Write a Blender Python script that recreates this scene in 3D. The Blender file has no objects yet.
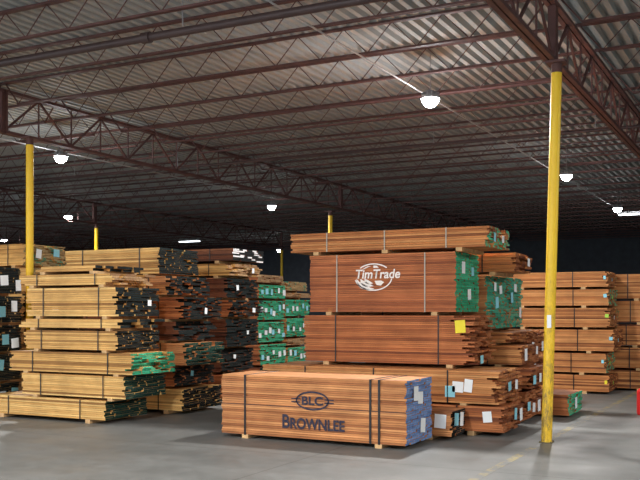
import bpy, math, random
from mathutils import Vector, Matrix
S=bpy.context.scene
col=S.collection
R=random.Random(7)
try:
    S.view_settings.view_transform='Standard'
except Exception: pass

# ---------------------------------------------------------------- materials
def newmat(name):
    m=bpy.data.materials.new(name); m.use_nodes=True
    nt=m.node_tree; b=nt.nodes['Principled BSDF']
    return m,nt,b
def coords(nt,scale):
    tc=nt.nodes.new('ShaderNodeTexCoord'); mp=nt.nodes.new('ShaderNodeMapping')
    mp.inputs['Scale'].default_value=scale
    nt.links.new(tc.outputs['Object'],mp.inputs['Vector']); return mp.outputs['Vector']
def noise(nt,vec,scale,detail=4,rough=.6):
    n=nt.nodes.new('ShaderNodeTexNoise'); n.inputs['Scale'].default_value=scale
    n.inputs['Detail'].default_value=detail; n.inputs['Roughness'].default_value=rough
    nt.links.new(vec,n.inputs['Vector']); return n.outputs['Fac']
def ramp(nt,fac,stops):
    r=nt.nodes.new('ShaderNodeValToRGB'); e=r.color_ramp.elements
    while len(e)<len(stops): e.new(.5)
    for i,(p,c) in enumerate(stops):
        e[i].position=p; e[i].color=(*c,1)
    nt.links.new(fac,r.inputs['Fac']); return r.outputs['Color']
def mix(nt,a,b,fac,mode='MIX'):
    m=nt.nodes.new('ShaderNodeMix'); m.data_type='RGBA'; m.blend_type=mode
    if isinstance(fac,(int,float)): m.inputs[0].default_value=fac
    else: nt.links.new(fac,m.inputs[0])
    for s,v in ((6,a),(7,b)):
        if isinstance(v,tuple): m.inputs[s].default_value=(*v,1)
        else: nt.links.new(v,m.inputs[s])
    return m.outputs[2]
def tone(nt):
    a=nt.nodes.new('ShaderNodeAttribute'); a.attribute_name='tone'; return a.outputs['Fac']
def wood(name,dark,mid,light):
    m,nt,b=newmat(name)
    c1=ramp(nt,tone(nt),[(0,dark),(.36,mid),(1,light)])
    v=coords(nt,(.8,14,40))
    g=ramp(nt,noise(nt,v,1.5,6),[(.3,(.64,.60,.56)),(.7,(1.12,1.1,1.08))])
    c=mix(nt,c1,g,1.0,'MULTIPLY')
    v2=coords(nt,(1,1,1.6))
    g2=ramp(nt,noise(nt,v2,2.2,4),[(.3,(.74,.69,.65)),(.7,(1.15,1.12,1.08))])
    c=mix(nt,c,g2,1.0,'MULTIPLY')
    nt.links.new(c,b.inputs['Base Color']); b.inputs['Roughness'].default_value=.75
    return m
def endmat(name,a,bb,patch=None,pf=.6,lo=.6,step=None):
    m,nt,b=newmat(name)
    c=ramp(nt,tone(nt),[(step or 0,a),((step or .96)+.04,bb)])
    v=coords(nt,(1,1,1))
    g=ramp(nt,noise(nt,v,25,4),[(.3,(lo,lo,lo)),(.7,(1.15,1.15,1.15))])
    c=mix(nt,c,g,1.0,'MULTIPLY')
    if patch:
        f=ramp(nt,noise(nt,v,6,3),[(pf,(0,0,0)),(pf+.06,(1,1,1))])
        c=mix(nt,c,patch,f)
    nt.links.new(c,b.inputs['Base Color']); b.inputs['Roughness'].default_value=.75
    b.inputs['Specular IOR Level'].default_value=.25
    return m
def plain(name,c,rough=.6,metal=0,var=.25,ns=3):
    m,nt,b=newmat(name)
    v=coords(nt,(1,1,1))
    lo=tuple(x*(1-var) for x in c); hi=tuple(min(1,x*(1+var)) for x in c)
    cc=ramp(nt,noise(nt,v,ns,5),[(.3,lo),(.7,hi)])
    nt.links.new(cc,b.inputs['Base Color']); b.inputs['Roughness'].default_value=rough
    b.inputs['Metallic'].default_value=metal
    return m
W={
 'tan':wood('wood_tan',(.30,.14,.035),(.76,.44,.14),(.95,.66,.26)),
 'red':wood('wood_red',(.16,.042,.015),(.46,.145,.046),(.70,.27,.095)),
 'brown':wood('wood_brown',(.36,.13,.045),(.64,.28,.105),(.80,.40,.165)),
 'ttred':wood('wood_russet',(.28,.08,.03),(.52,.17,.062),(.62,.235,.09)),
 'orange':wood('wood_orange',(.20,.06,.018),(.60,.235,.072),(.86,.45,.175)),
 'dark':wood('wood_dark',(.06,.02,.011),(.19,.06,.028),(.31,.12,.055)),
}
E={
 'green':endmat('end_green',(.03,.30,.14),(.08,.62,.35),(.50,.28,.14),.64),
 'dgreen':endmat('end_dark_green',(.006,.026,.020),(.014,.065,.046),(.35,.2,.1),.74),
 'black':endmat('end_black',(.004,.007,.007),(.014,.024,.024),(.25,.13,.06),.74),
 'blue':endmat('end_blue',(.13,.23,.48),(.26,.40,.70),(.10,.10,.18),.62),
 'red':endmat('end_red',(.12,.028,.011),(.58,.22,.085)),
 'tan':endmat('end_tan',(.26,.13,.06),(.66,.42,.22)),
 'mark':endmat('end_marked',(.30,.10,.04),(.66,.29,.12),(.08,.40,.16),.60),
 'gred':endmat('end_green_red',(.28,.09,.04),(.60,.25,.11),(.08,.50,.28),.47),
 'white':endmat('end_white',(.012,.014,.014),(.9,.86,.86),(.012,.014,.014),.6,.9,step=.5),
 'teal':endmat('end_teal',(.035,.25,.16),(.10,.50,.32),(.45,.22,.10),.60),
 'gtan':endmat('end_greenish_tan',(.34,.22,.10),(.60,.42,.2),(.05,.24,.15),.55),
}
M_strap=plain('strap_black',(.01,.01,.012),.4)
M_strapw=plain('strap_pale',(.45,.40,.33),.5)
M_run=plain('runner_wood',(.58,.36,.17),.8,0,.3,8)
M_white=plain('paper_white',(.9,.92,.93),.6,0,.05)
M_cyan=plain('paper_blue',(.30,.70,.82),.6,0,.05)
M_yel=plain('paper_yellow',(.9,.75,.03),.6,0,.05)
M_lime=plain('paper_green',(.45,.75,.08),.6,0,.05)
M_seam=plain('seam_dark',(.04,.025,.03),.7,0,.2,20)
M_navy,nt,b=newmat('ink_navy'); cc=ramp(nt,noise(nt,coords(nt,(1,1,3)),14,6,.7),[(.46,(.016,.018,.045)),(.70,(.08,.055,.06)),(.80,(.30,.15,.08))])
nt.links.new(cc,b.inputs['Base Color']); b.inputs['Roughness'].default_value=.75
M_inkw=plain('ink_white',(.95,.88,.83),.7,0,.05,20)
M_steel=plain('red_primer_steel',(.10,.042,.037),.65,0,.3,4)
M_grey=plain('grey_metal',(.35,.35,.36),.4,.6)
M_cond=plain('conduit_grey',(.5,.5,.5),.5,.1)
M_base=plain('worn_base_steel',(.16,.13,.07),.8,0,.4,20)
M_pipe=plain('black_pipe',(.05,.028,.026),.55)
M_redp=plain('red_enamel',(.6,.02,.02),.3,0,.05)
M_blk=plain('black_rubber',(.015,.015,.015),.5)

# ---------------------------------------------------------------- mesh helpers
class MB:
    def __init__(s): s.v=[];s.f=[];s.m=[];s.t=[]
    def box(s,x0,x1,y0,y1,z0,z1,mats=(0,0,0,0,0,0),t=.5):
        n=len(s.v)
        s.v+=[(x0,y0,z0),(x1,y0,z0),(x1,y1,z0),(x0,y1,z0),(x0,y0,z1),(x1,y0,z1),(x1,y1,z1),(x0,y1,z1)]
        fs=[(0,3,2,1),(4,5,6,7),(0,1,5,4),(2,3,7,6),(1,2,6,5),(3,0,4,7)]
        for i,q in enumerate(fs):
            s.f.append(tuple(n+k for k in q)); s.m.append(mats[i]); s.t.append(t)
    def beam(s,a,b,w,h=None):
        h=h or w; a=Vector(a); b=Vector(b); d=(b-a)
        q=d.to_track_quat('Z','Y'); n=len(s.v); L=d.length
        for z in (0,L):
            for x,y in ((-w/2,-h/2),(w/2,-h/2),(w/2,h/2),(-w/2,h/2)):
                s.v.append(tuple(a+q@Vector((x,y,z))))
        for q4 in [(0,3,2,1),(4,5,6,7),(0,1,5,4),(1,2,6,5),(2,3,7,6),(3,0,4,7)]:
            s.f.append(tuple(n+k for k in q4)); s.m.append(0); s.t.append(.5)
    def cyl(s,a,b,r,r2=None,n=16):
        r2=r if r2 is None else r2
        a=Vector(a); b=Vector(b); d=b-a; q=d.to_track_quat('Z','Y'); k=len(s.v)
        for p,rr in ((a,r),(b,r2)):
            for i in range(n):
                an=2*math.pi*i/n
                s.v.append(tuple(p+q@Vector((rr*math.cos(an),rr*math.sin(an),0))))
        for i in range(n):
            j=(i+1)%n
            s.f.append((k+i,k+j,k+n+j,k+n+i)); s.m.append(0); s.t.append(.5)
        s.f.append(tuple(k+i for i in range(n))[::-1]); s.m.append(0); s.t.append(.5)
        s.f.append(tuple(k+n+i for i in range(n))); s.m.append(0); s.t.append(.5)
    def mesh(s,name,mats):
        me=bpy.data.meshes.new(name); me.from_pydata(s.v,[],s.f)
        for m in mats: me.materials.append(m)
        me.polygons.foreach_set('material_index',s.m)
        at=me.color_attributes.new('tone','FLOAT_COLOR','CORNER')
        c=[]
        for p,t in zip(me.polygons,s.t):
            c+= [t,t,t,1]*p.loop_total
        at.data.foreach_set('color',c)
        me.update(); return me
def obj(name,data,parent=None,loc=(0,0,0),**kw):
    o=bpy.data.objects.new(name,data); col.objects.link(o)
    o.location=loc
    if parent: o.parent=parent
    for k,v in kw.items(): o[k]=v
    return o

# ---------------------------------------------------------------- lumber bundles
WN={'tan':'pale golden','red':'reddish-brown','brown':'warm brown','orange':'orange-brown','dark':'dark red-brown','ttred':'russet'}
EN={'green':'bright green painted ends','dgreen':'dark green painted ends','black':'black painted ends','blue':'blue painted ends',
    'red':'raw reddish ends','tan':'raw tan ends','white':'white marked ends','teal':'teal-green painted ends','mark':'green-marked ends','gtan':'greenish ends','gred':'partly green ends'}
def bundle(u0,u1,v0,v1,z0,h,rn=.05,wd='red',en='red',j=.03,th=.027,straps=2,strapmat=None,tags=(),label=None,group='stacked lumber bundles',lj=None,sx=None,wmin=.12,wmax=.26,ts=1.0):
    L=u1-u0; Wd=v1-v0; cx=(u0+u1)/2; cy=(v0+v1)/2
    root=obj('lumber_bundle',None,None,(cx,cy,z0))
    root.empty_display_size=.2
    root['label']=label or f"strapped bundle of {WN[wd]} sawn boards with {EN[en]}"
    root['category']='lumber bundle'; root['group']=group
    x0,x1=-L/2,L/2; y0,y1=-Wd/2,Wd/2
    lj=j if lj is None else lj
    mb=MB(); nl=max(2,round(h/th)); t=h/nl
    for k in range(nl):
        zb=rn+k*t; y=y0+R.random()*.018
        yend=y1-R.random()*.018
        lay=R.random()
        while y<yend-.02:
            w=R.uniform(wmin,wmax)
            if yend-(y+w)<.09: w=yend-y
            a=x0+R.random()**2*lj; b=x1-R.random()**2*j
            if R.random()<.08: b-=j*.8
            tt=min(1,max(0,.5*lay+.5*R.random()))
            if en=='white': tt=R.random()
            if R.random()<.07: tt*=.15
            mb.box(a,b,y,y+w-.003,zb+.0012,zb+t-.0025 if k<nl-1 else zb+t,(0,0,0,0,1,1),tt)
            y+=w
    obj('board_stack',mb.mesh('board_stack',[W[wd],E[en]]),root)
    nr=2 if L<2.9 else 3
    rme=MB(); rme.box(-.045,.045,y0+.002,y1-.002,0,rn); rmesh=rme.mesh('runner',[M_run])
    for i in range(nr):
        fx=x0+L*(.14+.72*i/(nr-1))
        obj('runner',rmesh,root,(fx,0,0))
    if straps:
        xs=sx or [x0+L*(.20+.60*i/(max(1,straps-1))) for i in range(straps)]
        s=MB(); e=.004; w=.009
        zt=rn+h
        s.box(-w,w,y0-e,y0-.0005,rn-.003,zt+.002); s.box(-w,w,y1+.0005,y1+e,rn-.003,zt+.002)
        s.box(-w,w,y0-.0005,y1+.0005,zt+.0003,zt+.002); s.box(-w,w,y0-.0005,y1+.0005,rn-.003,rn-.0005)
        sm=s.mesh('strap',[strapmat or M_strap])
        for x in xs: obj('strap',sm,root,(x,0,0))
    for (kind,fy,fz,face) in tags:
        tm=MB(); wv=R.uniform(.055,.085)*ts; hv=R.uniform(.06,.09)*ts
        hv=min(hv,h*fz-.01,h*(1-fz)-.01); hv=max(hv,.035)
        m={'w':M_white,'c':M_cyan,'y':M_yel,'l':M_lime}[kind]
        if face=='e':
            tm.box(0,.002,-wv,wv,-hv,hv)
            obj('paper_tag',tm.mesh('paper_tag',[m]),root,(x1+.002,y0+Wd*fy,rn+h*fz)).rotation_euler=(R.uniform(-.12,.12),0,0)
        else:
            tm.box(-wv,wv,-.002,0,-hv,hv)
            obj('paper_tag',tm.mesh('paper_tag',[m]),root,(x0+L*fy,y0-.002,rn+h*fz)).rotation_euler=(0,R.uniform(-.12,.12),0)
    return root,z0+rn+h+.0025
def column(v0,v1,tiers,group):
    z=0; out=[]
    for t in tiers:
        t=dict(t); vv0=t.pop('v0',v0); vv1=t.pop('v1',v1)
        r,z=bundle(t.pop('u0'),t.pop('u1'),vv0,vv1,z,t.pop('h'),group=group,**t); out.append(r)
    return out
def rt(n,kinds='wwc'):
    return [(R.choice(kinds),(i+R.uniform(.25,.75))/n,R.uniform(.3,.7),'e') for i in range(n)]

# front bundle with printed oval mark
g='bundles beside the yellow column'
blc,_=bundle(-6.62,-4.0,9.90,10.76,0,.77,rn=.05,wd='brown',en='blue',j=.02,straps=0,group=g,
  tags=[('w',.35,.78,'e'),('w',.52,.70,'e'),('w',.62,.25,'e')],label='warm brown lumber bundle with blue ends and navy printed oval emblem')
s=MB(); e=.004; w=.014; zt=.82; hy=.43
for a in ((-w,w,-hy-e,-hy-.0005,.045,zt+e),(-w,w,hy+.0005,hy+e,.045,zt+e),(-w,w,-hy,hy,zt+.0005,zt+e),(-w,w,-hy,hy,.045,.0495)): s.box(*a)
sm=s.mesh('strap',[M_strap])
for x in (-.94,.84,.955): obj('strap',sm,blc,(x,0,0))
dl=MB(); dl.box(-1.305,1.305,-.432,-.4305,.437,.445); obj('dark_seam',dl.mesh('dark_seam',[M_seam]),blc)

def text(body,width,height,mat,parent,loc,name='printed_lettering',small=False,off=0.0,shear=0):
    cu=bpy.data.curves.new(name,'FONT'); cu.body=body; cu.size=1; cu.extrude=.0; cu.offset=off; cu.align_x='CENTER'; cu.align_y='CENTER'; cu.shear=shear
    if small:
        cu.small_caps_scale=.78
        for i,ch in enumerate(body):
            if i>0: cu.body_format[i].use_small_caps=True
    o=bpy.data.objects.new(name+'_tmp',cu); col.objects.link(o)
    dg=bpy.context.evaluated_depsgraph_get(); dg.update()
    me=bpy.data.meshes.new_from_object(o.evaluated_get(dg)); bpy.data.objects.remove(o)
    xs=[v.co.x for v in me.vertices]; ys=[v.co.y for v in me.vertices]
    sx=width/(max(xs)-min(xs)); sy=height/(max(ys)-min(ys)); mx=(max(xs)+min(xs))/2; my=(max(ys)+min(ys))/2
    for v in me.vertices:
        x,y=(v.co.x-mx)*sx,(v.co.y-my)*sy
        v.co=(x,0,y)
    me.materials.clear(); me.materials.append(mat); me.update()
    return obj(name,me,parent,loc)
def ellring(rx,rz,w,mat,parent,loc,name='printed_emblem',arcs=((0,360),),extra=(),swoosh=()):
    v=[];f=[];N=48
    for a0,a1 in arcs:
        k=len(v)
        for i in range(N+1):
            a=math.radians(a0+(a1-a0)*i/N)
            v.append((rx*math.cos(a),0,rz*math.sin(a))); v.append(((rx-w)*math.cos(a),0,(rz-w)*math.sin(a)))
        for i in range(N): f.append((k+2*i,k+2*i+1,k+2*i+3,k+2*i+2))
    for a0,a1,fx,fz,tk in swoosh:
        k=len(v)
        for i in range(N+1):
            q=i/N; a=math.radians(a0+(a1-a0)*q); t=tk*math.sin(math.pi*q)+.001
            v.append((fx*rx*math.cos(a)-t/2,0,fz*rz*math.sin(a)-t/2)); v.append((fx*rx*math.cos(a)+t/2,0,fz*rz*math.sin(a)+t/2))
        for i in range(N): f.append((k+2*i,k+2*i+1,k+2*i+3,k+2*i+2))
    for poly in extra:
        n=len(v); v+=[(x,0,z) for x,z in poly]; f.append(tuple(range(n,n+len(poly))))
    me=bpy.data.meshes.new(name); me.from_pydata(v,[],f); me.materials.append(mat)
    return obj(name,me,parent,loc)
yf=-.43-.005
text('Brownlee',.88,.175,M_navy,blc,(.06,yf,.255),small=True,off=.025)
text('BLC',.30,.11,M_navy,blc,(.05,yf,.53),off=.03)
rect=lambda x0,x1,z0,z1:[(x0,z0),(x1,z0),(x1,z1),(x0,z1)]
ellring(.235,.12,.022,M_navy,blc,(.05,yf,.53),extra=[rect(-.30,-.17,.012,.026),rect(-.30,-.17,-.026,-.012),rect(.17,.30,.012,.026),rect(.17,.30,-.026,-.012)])

# column with printed white logo
c=column(11.9,12.9,[
 dict(u0=-6.5,u1=-3.28,v0=11.49,v1=12.6,h=.33,rn=.06,wd='red',en='red',j=.08,tags=[('c',.5,.6,'e'),('w',.93,.6,'f'),('w',.75,.5,'e')]),
 dict(u0=-6.95,u1=-3.33,v0=11.49,v1=12.6,h=.43,rn=.03,wd='orange',en='red',j=.12,straps=3,tags=[('w',.84,.5,'f'),('w',.88,.55,'f'),('c',.81,.35,'f'),('c',.4,.5,'e'),('w',.7,.5,'e')]),
 dict(u0=-6.47,u1=-3.8,h=.68,wd='red',en='red',j=.20,lj=.05,tags=[('y',.92,.78,'f'),('c',.3,.1,'e')]),
 dict(u0=-6.4,u1=-4.09,v0=11.95,v1=13.0,h=.84,wd='ttred',en='green',j=.02,straps=2,strapmat=M_strapw,tags=[('w',.3,.75,'e'),('w',.55,.3,'e'),('c',.7,.7,'e')],label='russet lumber bundle with green ends and white printed globe logo'),
 dict(u0=-6.7,u1=-3.6,h=.28,wd='orange',en='gred',j=.08,th=.032,straps=3,strapmat=M_strapw,tags=[('c',.25,.5,'e'),('w',.65,.5,'e')],ts=.75),
],g)
tt=c[3]
yl=-.525-.005
bl=[[(.02,-.055),(.12,-.05),(.17,-.075),(.12,-.125),(.05,-.115)],[(.0,.135),(.09,.13),(.05,.165),(.0,.168)]]
ellring(.30,.20,.018,M_inkw,tt,(-.10,yl,.555),arcs=((192,352),(44,136)),extra=bl,
   swoosh=((188,275,.90,.86,.05),(190,272,.70,.64,.05),(192,268,.48,.46,.04),(100,150,.80,.80,.03)))
text('TimTrade',.70,.135,M_inkw,tt,(-.03,yl-.002,.60),off=.022,shear=.15)
column(13.05,14.05,[
 dict(u0=-6.1,u1=-3.4,h=.40,rn=.06,wd='red',en='red',j=.10,tags=rt(3)),
 dict(u0=-6.1,u1=-3.3,h=.30,wd='red',en='red',j=.10,tags=rt(3)),
 dict(u0=-6.1,u1=-3.45,h=.28,rn=.04,wd='orange',en='red',j=.12,tags=rt(2)),
 dict(u0=-6.1,u1=-3.6,h=.15,rn=.04,wd='orange',en='red',j=.12),
 dict(u0=-6.1,u1=-3.98,h=.80,wd='brown',en='teal',j=.04,tags=[('w',.4,.8,'e'),('c',.5,.5,'e'),('w',.7,.75,'e')]),
 dict(u0=-6.1,u1=-3.55,h=.28,wd='orange',en='red',j=.14,th=.035,tags=rt(1)),
],g)
column(14.09,15.1,[
 dict(u0=-5.6,u1=-3.0,h=.32,rn=.03,wd='red',en='green',j=.03,tags=[('w',.5,.5,'e')],label='low reddish lumber bundle with bright green ends and tag'),
 dict(u0=-6.1,u1=-3.6,h=.48,wd='red',en='red',j=.10,tags=rt(2)),
 dict(u0=-6.1,u1=-3.6,h=.40,wd='red',en='red',j=.10,tags=rt(2)),
 dict(u0=-6.1,u1=-3.98,h=.80,wd='brown',en='teal',j=.05,tags=[('w',.5,.8,'e'),('c',.3,.6,'e'),('w',.8,.3,'e')]),
],g)
bundle(-6.1,-3.78,10.90,11.42,0,.32,wd='brown',en='black',j=.04,tags=[('c',.3,.65,'e'),('w',.7,.6,'e'),('w',.93,.6,'f')],group=g,label='low brown lumber bundle with black ends and paper tags')

g='pale lumber bundles with dark ends'
column(10.13,11.1,[
 dict(u0=-11.2,u1=-8.78,h=.28,rn=.06,wd='tan',en='dgreen',j=.05,tags=[]),
 dict(u0=-10.45,u1=-8.42,h=.32,rn=.04,wd='tan',en='dgreen',j=.05),
 dict(u0=-10.70,u1=-8.25,h=.30,rn=.03,wd='tan',en='green',j=.18,lj=.1),
 dict(u0=-10.40,u1=-8.55,h=.28,rn=.04,wd='tan',en='black',j=.06,lj=.1),
 dict(u0=-10.5,u1=-8.45,h=.13,rn=.04,wd='tan',en='black',j=.22,th=.04,lj=.2),
 dict(u0=-10.35,u1=-8.55,h=.42,rn=.04,wd='tan',en='black',j=.06,lj=.12,th=.032,tags=rt(1),ts=.7),
 dict(u0=-10.5,u1=-8.60,h=.16,rn=.04,wd='tan',en='tan',j=.22,lj=.22,th=.032),
 dict(u0=-10.2,u1=-8.85,h=.08,rn=.04,wd='tan',en='black',j=.2,lj=.3,th=.032,straps=0),
],g)
column(11.65,12.75,[
 dict(u0=-11,u1=-8.5,h=.34,rn=.06,wd='tan',en='black',j=.06),
 dict(u0=-11,u1=-8.65,h=.30,rn=.04,wd='red',en='black',j=.08,tags=rt(1),ts=.6),
 dict(u0=-11,u1=-8.45,h=.35,rn=.04,wd='brown',en='dgreen',j=.08,th=.032),
 dict(u0=-11,u1=-8.6,h=.30,rn=.04,wd='dark',en='black',j=.2,th=.032),
 dict(u0=-11,u1=-8.5,h=.35,rn=.04,wd='red',en='black',j=.12,tags=rt(1),ts=.6),
 dict(u0=-11,u1=-8.75,h=.30,rn=.04,wd='brown',en='black',j=.12,th=.032),
 dict(u0=-11.0,u1=-8.98,h=.42,rn=.04,wd='tan',en='black',j=.05,th=.032),
],g)
g='lumber bundles with black ends'
column(9.95,11.0,[dict(u0=-13.7,u1=-11.3-R.random()*.1,h=.42,wd='tan',en='black',j=.04,tags=rt(4,'wwc')) for _ in range(5)],g)
column(12.4,13.5,[dict(u0=-14.9,u1=-12.5-R.random()*.2,h=.44 if i<5 else .40,wd='tan',en=R.choice(['black','dgreen']) if i<4 else 'gtan',j=.08,tags=rt(2)) for i in range(6)],g)
g='lumber bundles along the aisle'
column(13.8,14.9,[dict(u0=-11.5,u1=-8.95-R.random()*.3,h=hh,wd=w_,en=e_,j=jj,tags=rt(1,'w') if e_!='white' else (),th=.03,ts=.6) for hh,w_,e_,jj in
  [(.42,'red','black',.05),(.42,'dark','black',.05),(.5,'dark','black',.05),(.30,'red','black',.15),(.35,'dark','black',.1),(.22,'tan','tan',.15),(.22,'dark','white',.03)]],g)
column(16.0,17.1,[dict(u0=-12.2,u1=-9.72-R.random()*.14,h=hh,wd='red',en=e_,j=.05,ts=.7,tags=rt(n,'wwcc') if n else ()) for hh,e_,n in
  [(.42,'dgreen',3),(.42,'green',5),(.42,'green',6),(.4,'green',6),(.28,'green',5),(.16,'tan',0)]],g)
column(17.15,18.3,[dict(u0=-12.2,u1=-9.72-R.random()*.14,h=hh,wd='orange',en=e_,j=.05,ts=.7,tags=rt(n,'wwcc') if n else ()) for hh,e_,n in
  [(.42,'green',3),(.32,'green',5),(.14,'tan',0),(.40,'green',5),(.36,'green',5),(.10,'tan',0),(.2,'gtan',0)]],g)
g='lumber bundles in the far row'
column(18.35,19.4,[dict(u0=-6.6,u1=-2.98-R.random()*.22,h=hh,wd='orange',en=e_,j=.08,lj=.1,ts=.42,tags=[(R.choice('wcl'),.4,.5,'e'),(R.choice('cly'),.98,.6,'f')]) for hh,e_ in
  [(.32,'red'),(.38,'gred'),(.42,'red'),(.38,'mark'),(.32,'gred'),(.30,'mark')]],g)
column(19.43,20.6,[dict(u0=-5.2,u1=-2.3-R.random()*.15,h=hh,wd='orange',en='mark',j=.12,lj=.1,tags=[('w',.5,.5,'e')],ts=.5) for hh in (.37,.42,.42,.44,.50)],g)
column(20.8,21.9,[dict(u0=-9,u1=-5.8-R.random()*.25,h=hh,wd='orange',en='mark',j=.12,lj=.1) for hh in (.35,.4,.4,.36,.30)],g)

# ---------------------------------------------------------------- building
def concrete(nt):
    v=coords(nt,(1,1,1))
    c=ramp(nt,noise(nt,v,.5,6),[(.3,(.125,.125,.118)),(.55,(.175,.175,.168)),(.75,(.225,.224,.216))])
    g=ramp(nt,noise(nt,v,6,8,.7),[(.35,(.80,.80,.80)),(.65,(1.08,1.08,1.08))])
    c=mix(nt,c,g,1,'MULTIPLY')
    v2=coords(nt,(.15,1.2,1)); g2=ramp(nt,noise(nt,v2,1.0,4),[(.35,(.85,.85,.85)),(.65,(1.05,1.05,1.05))])
    return v,mix(nt,c,g2,1,'MULTIPLY')
def floormat():
    m,nt,b=newmat('concrete')
    v,c=concrete(nt)
    br=nt.nodes.new('ShaderNodeTexBrick'); br.offset=0
    br.inputs['Scale'].default_value=1; br.inputs['Brick Width'].default_value=4.8; br.inputs['Row Height'].default_value=4.5; br.inputs['Mortar Size'].default_value=.008
    br.inputs['Color1'].default_value=(1,1,1,1); br.inputs['Color2'].default_value=(1,1,1,1); br.inputs['Mortar'].default_value=(.45,.45,.45,1)
    nt.links.new(v,br.inputs['Vector'])
    c=mix(nt,c,br.outputs['Color'],1,'MULTIPLY')
    nt.links.new(c,b.inputs['Base Color'])
    r=ramp(nt,noise(nt,v,1.5,5),[(.3,(.42,.42,.42)),(.7,(.66,.66,.66))]); nt.links.new(r,b.inputs['Roughness'])
    return m
UX0,UX1,VY0,VY1=-52,14,-8,46; DECK=5.65
mb=MB(); mb.box(UX0,UX1,VY0,VY1,-.2,0); obj('floor',mb.mesh('floor',[floormat()]),kind='structure')
M_line,nt,b=newmat('worn_line_paint'); v,c=concrete(nt)
f=ramp(nt,noise(nt,v,5,7,.75),[(.47,(0,0,0)),(.58,(.7,.7,.7))]); c=mix(nt,c,(.38,.28,.07),f)
nt.links.new(c,b.inputs['Base Color']); b.inputs['Roughness'].default_value=.55
mb=MB(); mb.box(-2.78,-2.68,VY0,10.9,0,.001); mb.box(-2.78,-2.68,11.7,40,0,.001); obj('trim_1',mb.mesh('trim_1',[M_line]),kind='structure')
M_wall=plain('wall_panel',(.035,.043,.055),.8)
for nm,a in (('wall_back',(UX0,UX1,VY1,VY1+.2,0,DECK+.2)),('wall_left',(UX0-.2,UX0,VY0,VY1,0,DECK+.2)),('wall_right',(UX1,UX1+.2,VY0,VY1,0,DECK+.2))):
    mb=MB(); mb.box(*a); obj(nm,mb.mesh(nm,[M_wall]),kind='structure')
p=.18; v=[];f=[]
n=int((UX1-UX0)/p); prof=[(0,0),(.42,0),(.52,1),(.90,1)]
xs=[]
for i in range(n):
    for a,b in prof: xs.append((UX0+(i+a)*p,DECK+b*.09))
xs.append((UX1,DECK))
for x,z in xs: v+=[(x,VY0,z),(x,VY1,z)]
for i in range(len(xs)-1): f.append((2*i,2*i+2,2*i+3,2*i+1))
me=bpy.data.meshes.new('ceiling'); me.from_pydata(v,[],f); me.materials.append(plain('galvanised_deck',(.37,.39,.385),.75,0,.06,1.0))
obj('ceiling',me,kind='structure')

glines=[7.1,-2.63,-12.2,-22.0,-31.7,-41.4,-51.1]
jz1=DECK-.005; jz0=jz1-.42
def joistmesh(L):
    b=MB()
    for y in (-.022,.022):
        b.box(0,L,y-.018,y+.018,jz1-.03,jz1)
        b.box(.35,L-.35,y-.014,y+.014,jz0,jz0+.028)
    np_=int(L/.75); st=(L-.7)/np_
    for i in range(np_):
        x=.35+i*st
        b.beam((x,0,jz0+.02),(x+st/2,0,jz1-.02),.011); b.beam((x+st/2,0,jz1-.02),(x+st,0,jz0+.02),.011)
    b.beam((.05,0,jz1-.03),(.35,0,jz0+.02),.02); b.beam((L-.05,0,jz1-.03),(L-.35,0,jz0+.02),.02)
    return b.mesh('roof_joist',[M_steel])
for a,b_ in zip(glines[1:],glines[:-1]):
    jm=joistmesh(b_-a-.02); y=-4.9
    while y<45.6:
        obj('roof_joist',jm,None,(a+.01,y,0),label='red-primed open-web steel roof joist under corrugated deck',category='roof joist',group='roof joists')
        y+=1.36
gz1=DECK-.12; gz0=4.76
def girdermesh(L):
    b=MB()
    for x in (-.04,.04):
        b.box(x-.03,x+.03,0,L,gz1-.05,gz1); b.box(x-.03,x+.03,0,L,gz0,gz0+.05)
    n=8; st=L/n
    for i in range(n):
        y=i*st
        b.beam((0,y,gz0+.04),(0,y+st/2,gz1-.04),.032); b.beam((0,y+st/2,gz1-.04),(0,y+st,gz0+.04),.032)
        b.beam((0,y+st/2,gz0+.04),(0,y+st/2,gz1-.04),.022)
        b.beam((0,y+.01,gz0+.04),(0,y+.01,gz1-.04),.022)
    for y in (0,L-.06): b.box(-.05,.05,y,y+.06,gz0,gz1)
    return b.mesh('roof_girder',[M_steel])
gm=girdermesh(13.38)
for x in glines[:-1]:
    for y in [-1.98]+[11.42,24.82]:
        obj('roof_girder',gm,None,(x,y,0),label='deep red-primed steel truss girder carrying the roof joists',category='roof girder',group='roof girders')
M_yp,nt,b=newmat('yellow_paint')
vv=coords(nt,(1,1,.35)); nz=noise(nt,vv,13,8,.8)
clean=ramp(nt,nz,[(.28,(.50,.30,.02)),(.38,(.92,.56,.012)),(.8,(1.0,.68,.03))])
worn=ramp(nt,nz,[(.40,(.16,.11,.06)),(.48,(.55,.34,.04)),(.56,(.90,.55,.02)),(.75,(.92,.68,.22))])
tc=nt.nodes.new('ShaderNodeTexCoord'); sp=nt.nodes.new('ShaderNodeSeparateXYZ'); nt.links.new(tc.outputs['Object'],sp.inputs[0])
mr=nt.nodes.new('ShaderNodeMapRange'); mr.inputs['From Min'].default_value=.6; mr.inputs['From Max'].default_value=2.4; mr.inputs['To Min'].default_value=.85; mr.inputs['To Max'].default_value=0
nt.links.new(sp.outputs['Z'],mr.inputs['Value'])
cc=mix(nt,clean,worn,mr.outputs[0])
nt.links.new(cc,b.inputs['Base Color']); b.inputs['Roughness'].default_value=.45
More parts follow.
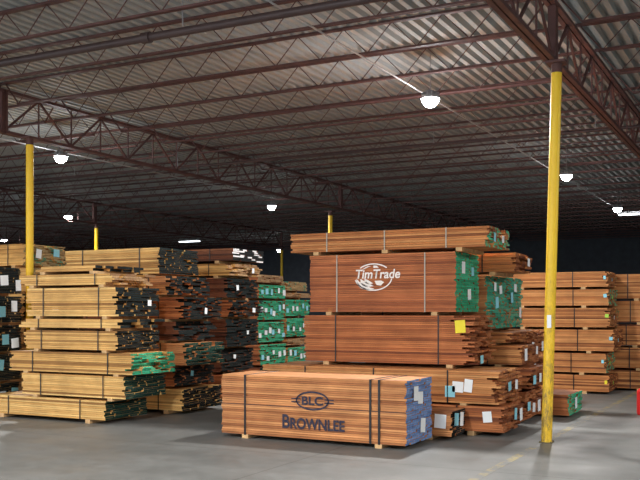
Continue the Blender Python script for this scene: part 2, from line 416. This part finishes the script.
def postc(x,y,r=.066,lean=0):
    root=obj('steel_column',None,None,(x,y,0),label='yellow painted round steel column holding up the roof',category='column',group='roof columns')
    b=MB(); b.cyl((0,0,.012),(lean*.97,0,4.62),r,n=24); obj('painted_shaft',b.mesh('painted_shaft',[M_yp]),root)
    b=MB(); b.cyl((lean*.97,0,4.62),(lean,0,gz0),r,n=24); b.box(lean-.12,lean+.12,-.12,.12,gz0-.03,gz0-.001)
    obj('cap_plate',b.mesh('cap_plate',[M_steel]),root)
    b=MB(); b.box(-.078,.078,-.078,.078,0,.012)
    for i in (-1,1):
        for k in (-1,1): b.cyl((i*.068,k*.068,.012),(i*.068,k*.068,.024),.008,n=8)
    obj('base_plate',b.mesh('base_plate',[M_base]),root)
    return root
pr=postc(-2.69,11.32,lean=.13)
b=MB(); b.box(-.022,.03,-.0695,-.067,1.44,1.60); obj('paper_notice',b.mesh('paper_notice',[M_white]),pr,(.045,0,0))
for x,y in ((-12.04,11.88),(-12.65,25),(-22,24.9),(-2.63,25),(-31.7,25),(-22,11.6),(-22,38.2),(-12.2,38.2),(-2.6,38.2),(-31.7,38.2)):
    postc(x,y)
def pipe(y,z,r,x0,x1):
    o=obj('sprinkler_pipe',None,None,(0,0,0),label='dark red steel sprinkler pipe hung below the roof joists',category='pipe',group='sprinkler pipes')
    b=MB(); b.cyl((x0,y,z),(x1,y,z),r,n=14)
    x=x0+1
    while x<x1: b.cyl((x,y,z),(x+.12,y,z),r*1.35,n=14); x+=3.2
    obj('pipe_run',b.mesh('pipe_run',[M_pipe]),o)
    h=MB(); h.cyl((0,y,z+r),(0,y,DECK),.008,n=6); hm=h.mesh('hanger_rod',[M_grey])
    x=x0+1.6
    while x<x1: obj('hanger_rod',hm,o,(x,0,0)); x+=3.2
pipe(8.75,4.98,.05,-24,2)
pipe(17.3,5.03,.03,-40,10)

# lamps
M_em,nt,b=newmat('lamp_glow'); b.inputs['Emission Color'].default_value=(.95,.98,1,1); b.inputs['Emission Strength'].default_value=120
hb=MB(); hb.cyl((0,0,0),(0,0,.05),.15,.14,24); hb.cyl((0,0,.05),(0,0,.13),.09,.06,20)
for i in range(12):
    a=i*math.pi/6; hb.beam((.05*math.cos(a),.05*math.sin(a),.09),(.14*math.cos(a),.14*math.sin(a),.07),.008,.05)
hm=hb.mesh('lamp_housing',[M_grey])
lb=MB()
for k in range(5):
    a0=k*math.pi/10; a1=(k+1)*math.pi/10
    lb.cyl((0,0,-.13*math.sin(a1)-.001),(0,0,-.13*math.sin(a0)-.001),max(.13*math.cos(a1),.001),.13*math.cos(a0),24)
lm=lb.mesh('lamp_lens',[M_em])
LZ=4.92
hk=MB(); hk.cyl((0,0,.13),(0,0,DECK-LZ),.008,n=6); hkm=hk.mesh('hanger_cable',[M_grey])
def lamp(x,y,P=300,Q=90):
    o=obj('high_bay_lamp',None,None,(x,y,LZ),label='round white high-bay warehouse lamp hanging from the roof',category='lamp',group='high-bay lamps')
    obj('lamp_housing',hm,o); obj('lamp_lens',lm,o); obj('hanger_cable',hkm,o)
    ld=bpy.data.lights.new('lamp_light','AREA'); ld.shape='DISK'; ld.size=.3; ld.energy=P; ld.color=(1,.985,.95)
    obj('lamp_light',ld,o,(0,0,-.15))
    if Q:
        ld=bpy.data.lights.new('lamp_glow_light','POINT'); ld.shadow_soft_size=.12; ld.energy=Q; ld.color=(.9,.96,1)
        obj('lamp_glow_light',ld,o,(0,0,-.3))
for x,y,P,Q in ((-4.9,13.1,380,70),(-4.75,22,260,15),(-4.83,29.8,150,0),(-13.7,14.4,340,45),(-14.3,24.2,180,0),(-24.1,41.6,60,0),(-22.1,23.6,120,0),(-32,30,60,0)): lamp(x,y,P,Q)
for x,y in ((-4.9,4.2),(-13.7,5),(4.2,4.5),(4.2,13.5),(-4.9,-4)): lamp(x,y,430,100)
def conduit(x,y0,y1,r=.012):
    b=MB(); b.cyl((0,y0,LZ+.16),(0,y1,LZ+.16),r,n=8)
    obj('electrical_conduit',b.mesh('electrical_conduit',[M_cond]),None,(x,0,0),label='thin grey electrical conduit feeding the lamps',category='conduit',group='conduits')
conduit(-5.1,-4,30); conduit(-13.9,4,23.8)
M_em2,nt,b=newmat('tube_glow'); b.inputs['Emission Color'].default_value=(.9,.97,1,1); b.inputs['Emission Strength'].default_value=6
def strip(x,y,z=4.9):
    o=obj('strip_light',None,None,(x,y,z),label='long fluorescent strip light under the roof',category='lamp',group='strip lights')
    b=MB(); b.box(-.6,.6,-.09,.09,0,.07); obj('fixture_body',b.mesh('fixture_body',[M_grey]),o)
    for k in (-.045,.045):
        b=MB(); b.cyl((-.56,k,-.02),(.56,k,-.02),.018,n=10); obj('tube',b.mesh('tube',[M_em2]),o)
    for k in (-.5,.5):
        b=MB(); b.cyl((k,0,.07),(k,0,DECK-z),.006,n=6); obj('hanger_cable',b.mesh('hanger_cable',[M_grey]),o)
strip(-24.7,34.3); strip(-4.5,31.5)

# fire extinguisher standing on the floor at the aisle edge
fe=obj('fire_extinguisher',None,None,(-2.06,15.03,0),label='red fire extinguisher standing on the concrete floor',category='fire extinguisher')
b=MB(); b.cyl((0,0,0),(0,0,.03),.07,.08,20); b.cyl((0,0,.03),(0,0,.38),.08,.08,20); b.cyl((0,0,.38),(0,0,.43),.08,.03,20); obj('tank',b.mesh('tank',[M_redp]),fe)
b=MB(); b.cyl((0,0,.43),(0,0,.47),.02,n=12); b.beam((-.02,0,.47),(.10,0,.50),.02,.012); b.beam((-.02,0,.46),(.09,0,.455),.018,.012); obj('valve_handle',b.mesh('valve_handle',[M_blk]),fe)
b=MB(); b.beam((.02,0,.45),(.10,0,.40),.018); b.beam((.10,0,.40),(.105,0,.15),.018); b.cyl((.105,0,.15),(.105,0,.06),.012,.028,12); obj('hose',b.mesh('hose',[M_blk]),fe)

# ---------------------------------------------------------------- light + camera
w=bpy.data.worlds.new('World'); S.world=w; w.use_nodes=True
w.node_tree.nodes['Background'].inputs[0].default_value=(.90,.95,1,1); w.node_tree.nodes['Background'].inputs[1].default_value=2.3
cam=bpy.data.cameras.new('Camera'); co=bpy.data.objects.new('Camera',cam); col.objects.link(co)
cam.sensor_width=36; cam.lens=50.6; cam.shift_y=71/640
co.location=(0,0,1.65); co.rotation_euler=(math.radians(90),0,math.radians(27.5))
cam.clip_end=200; S.camera=co
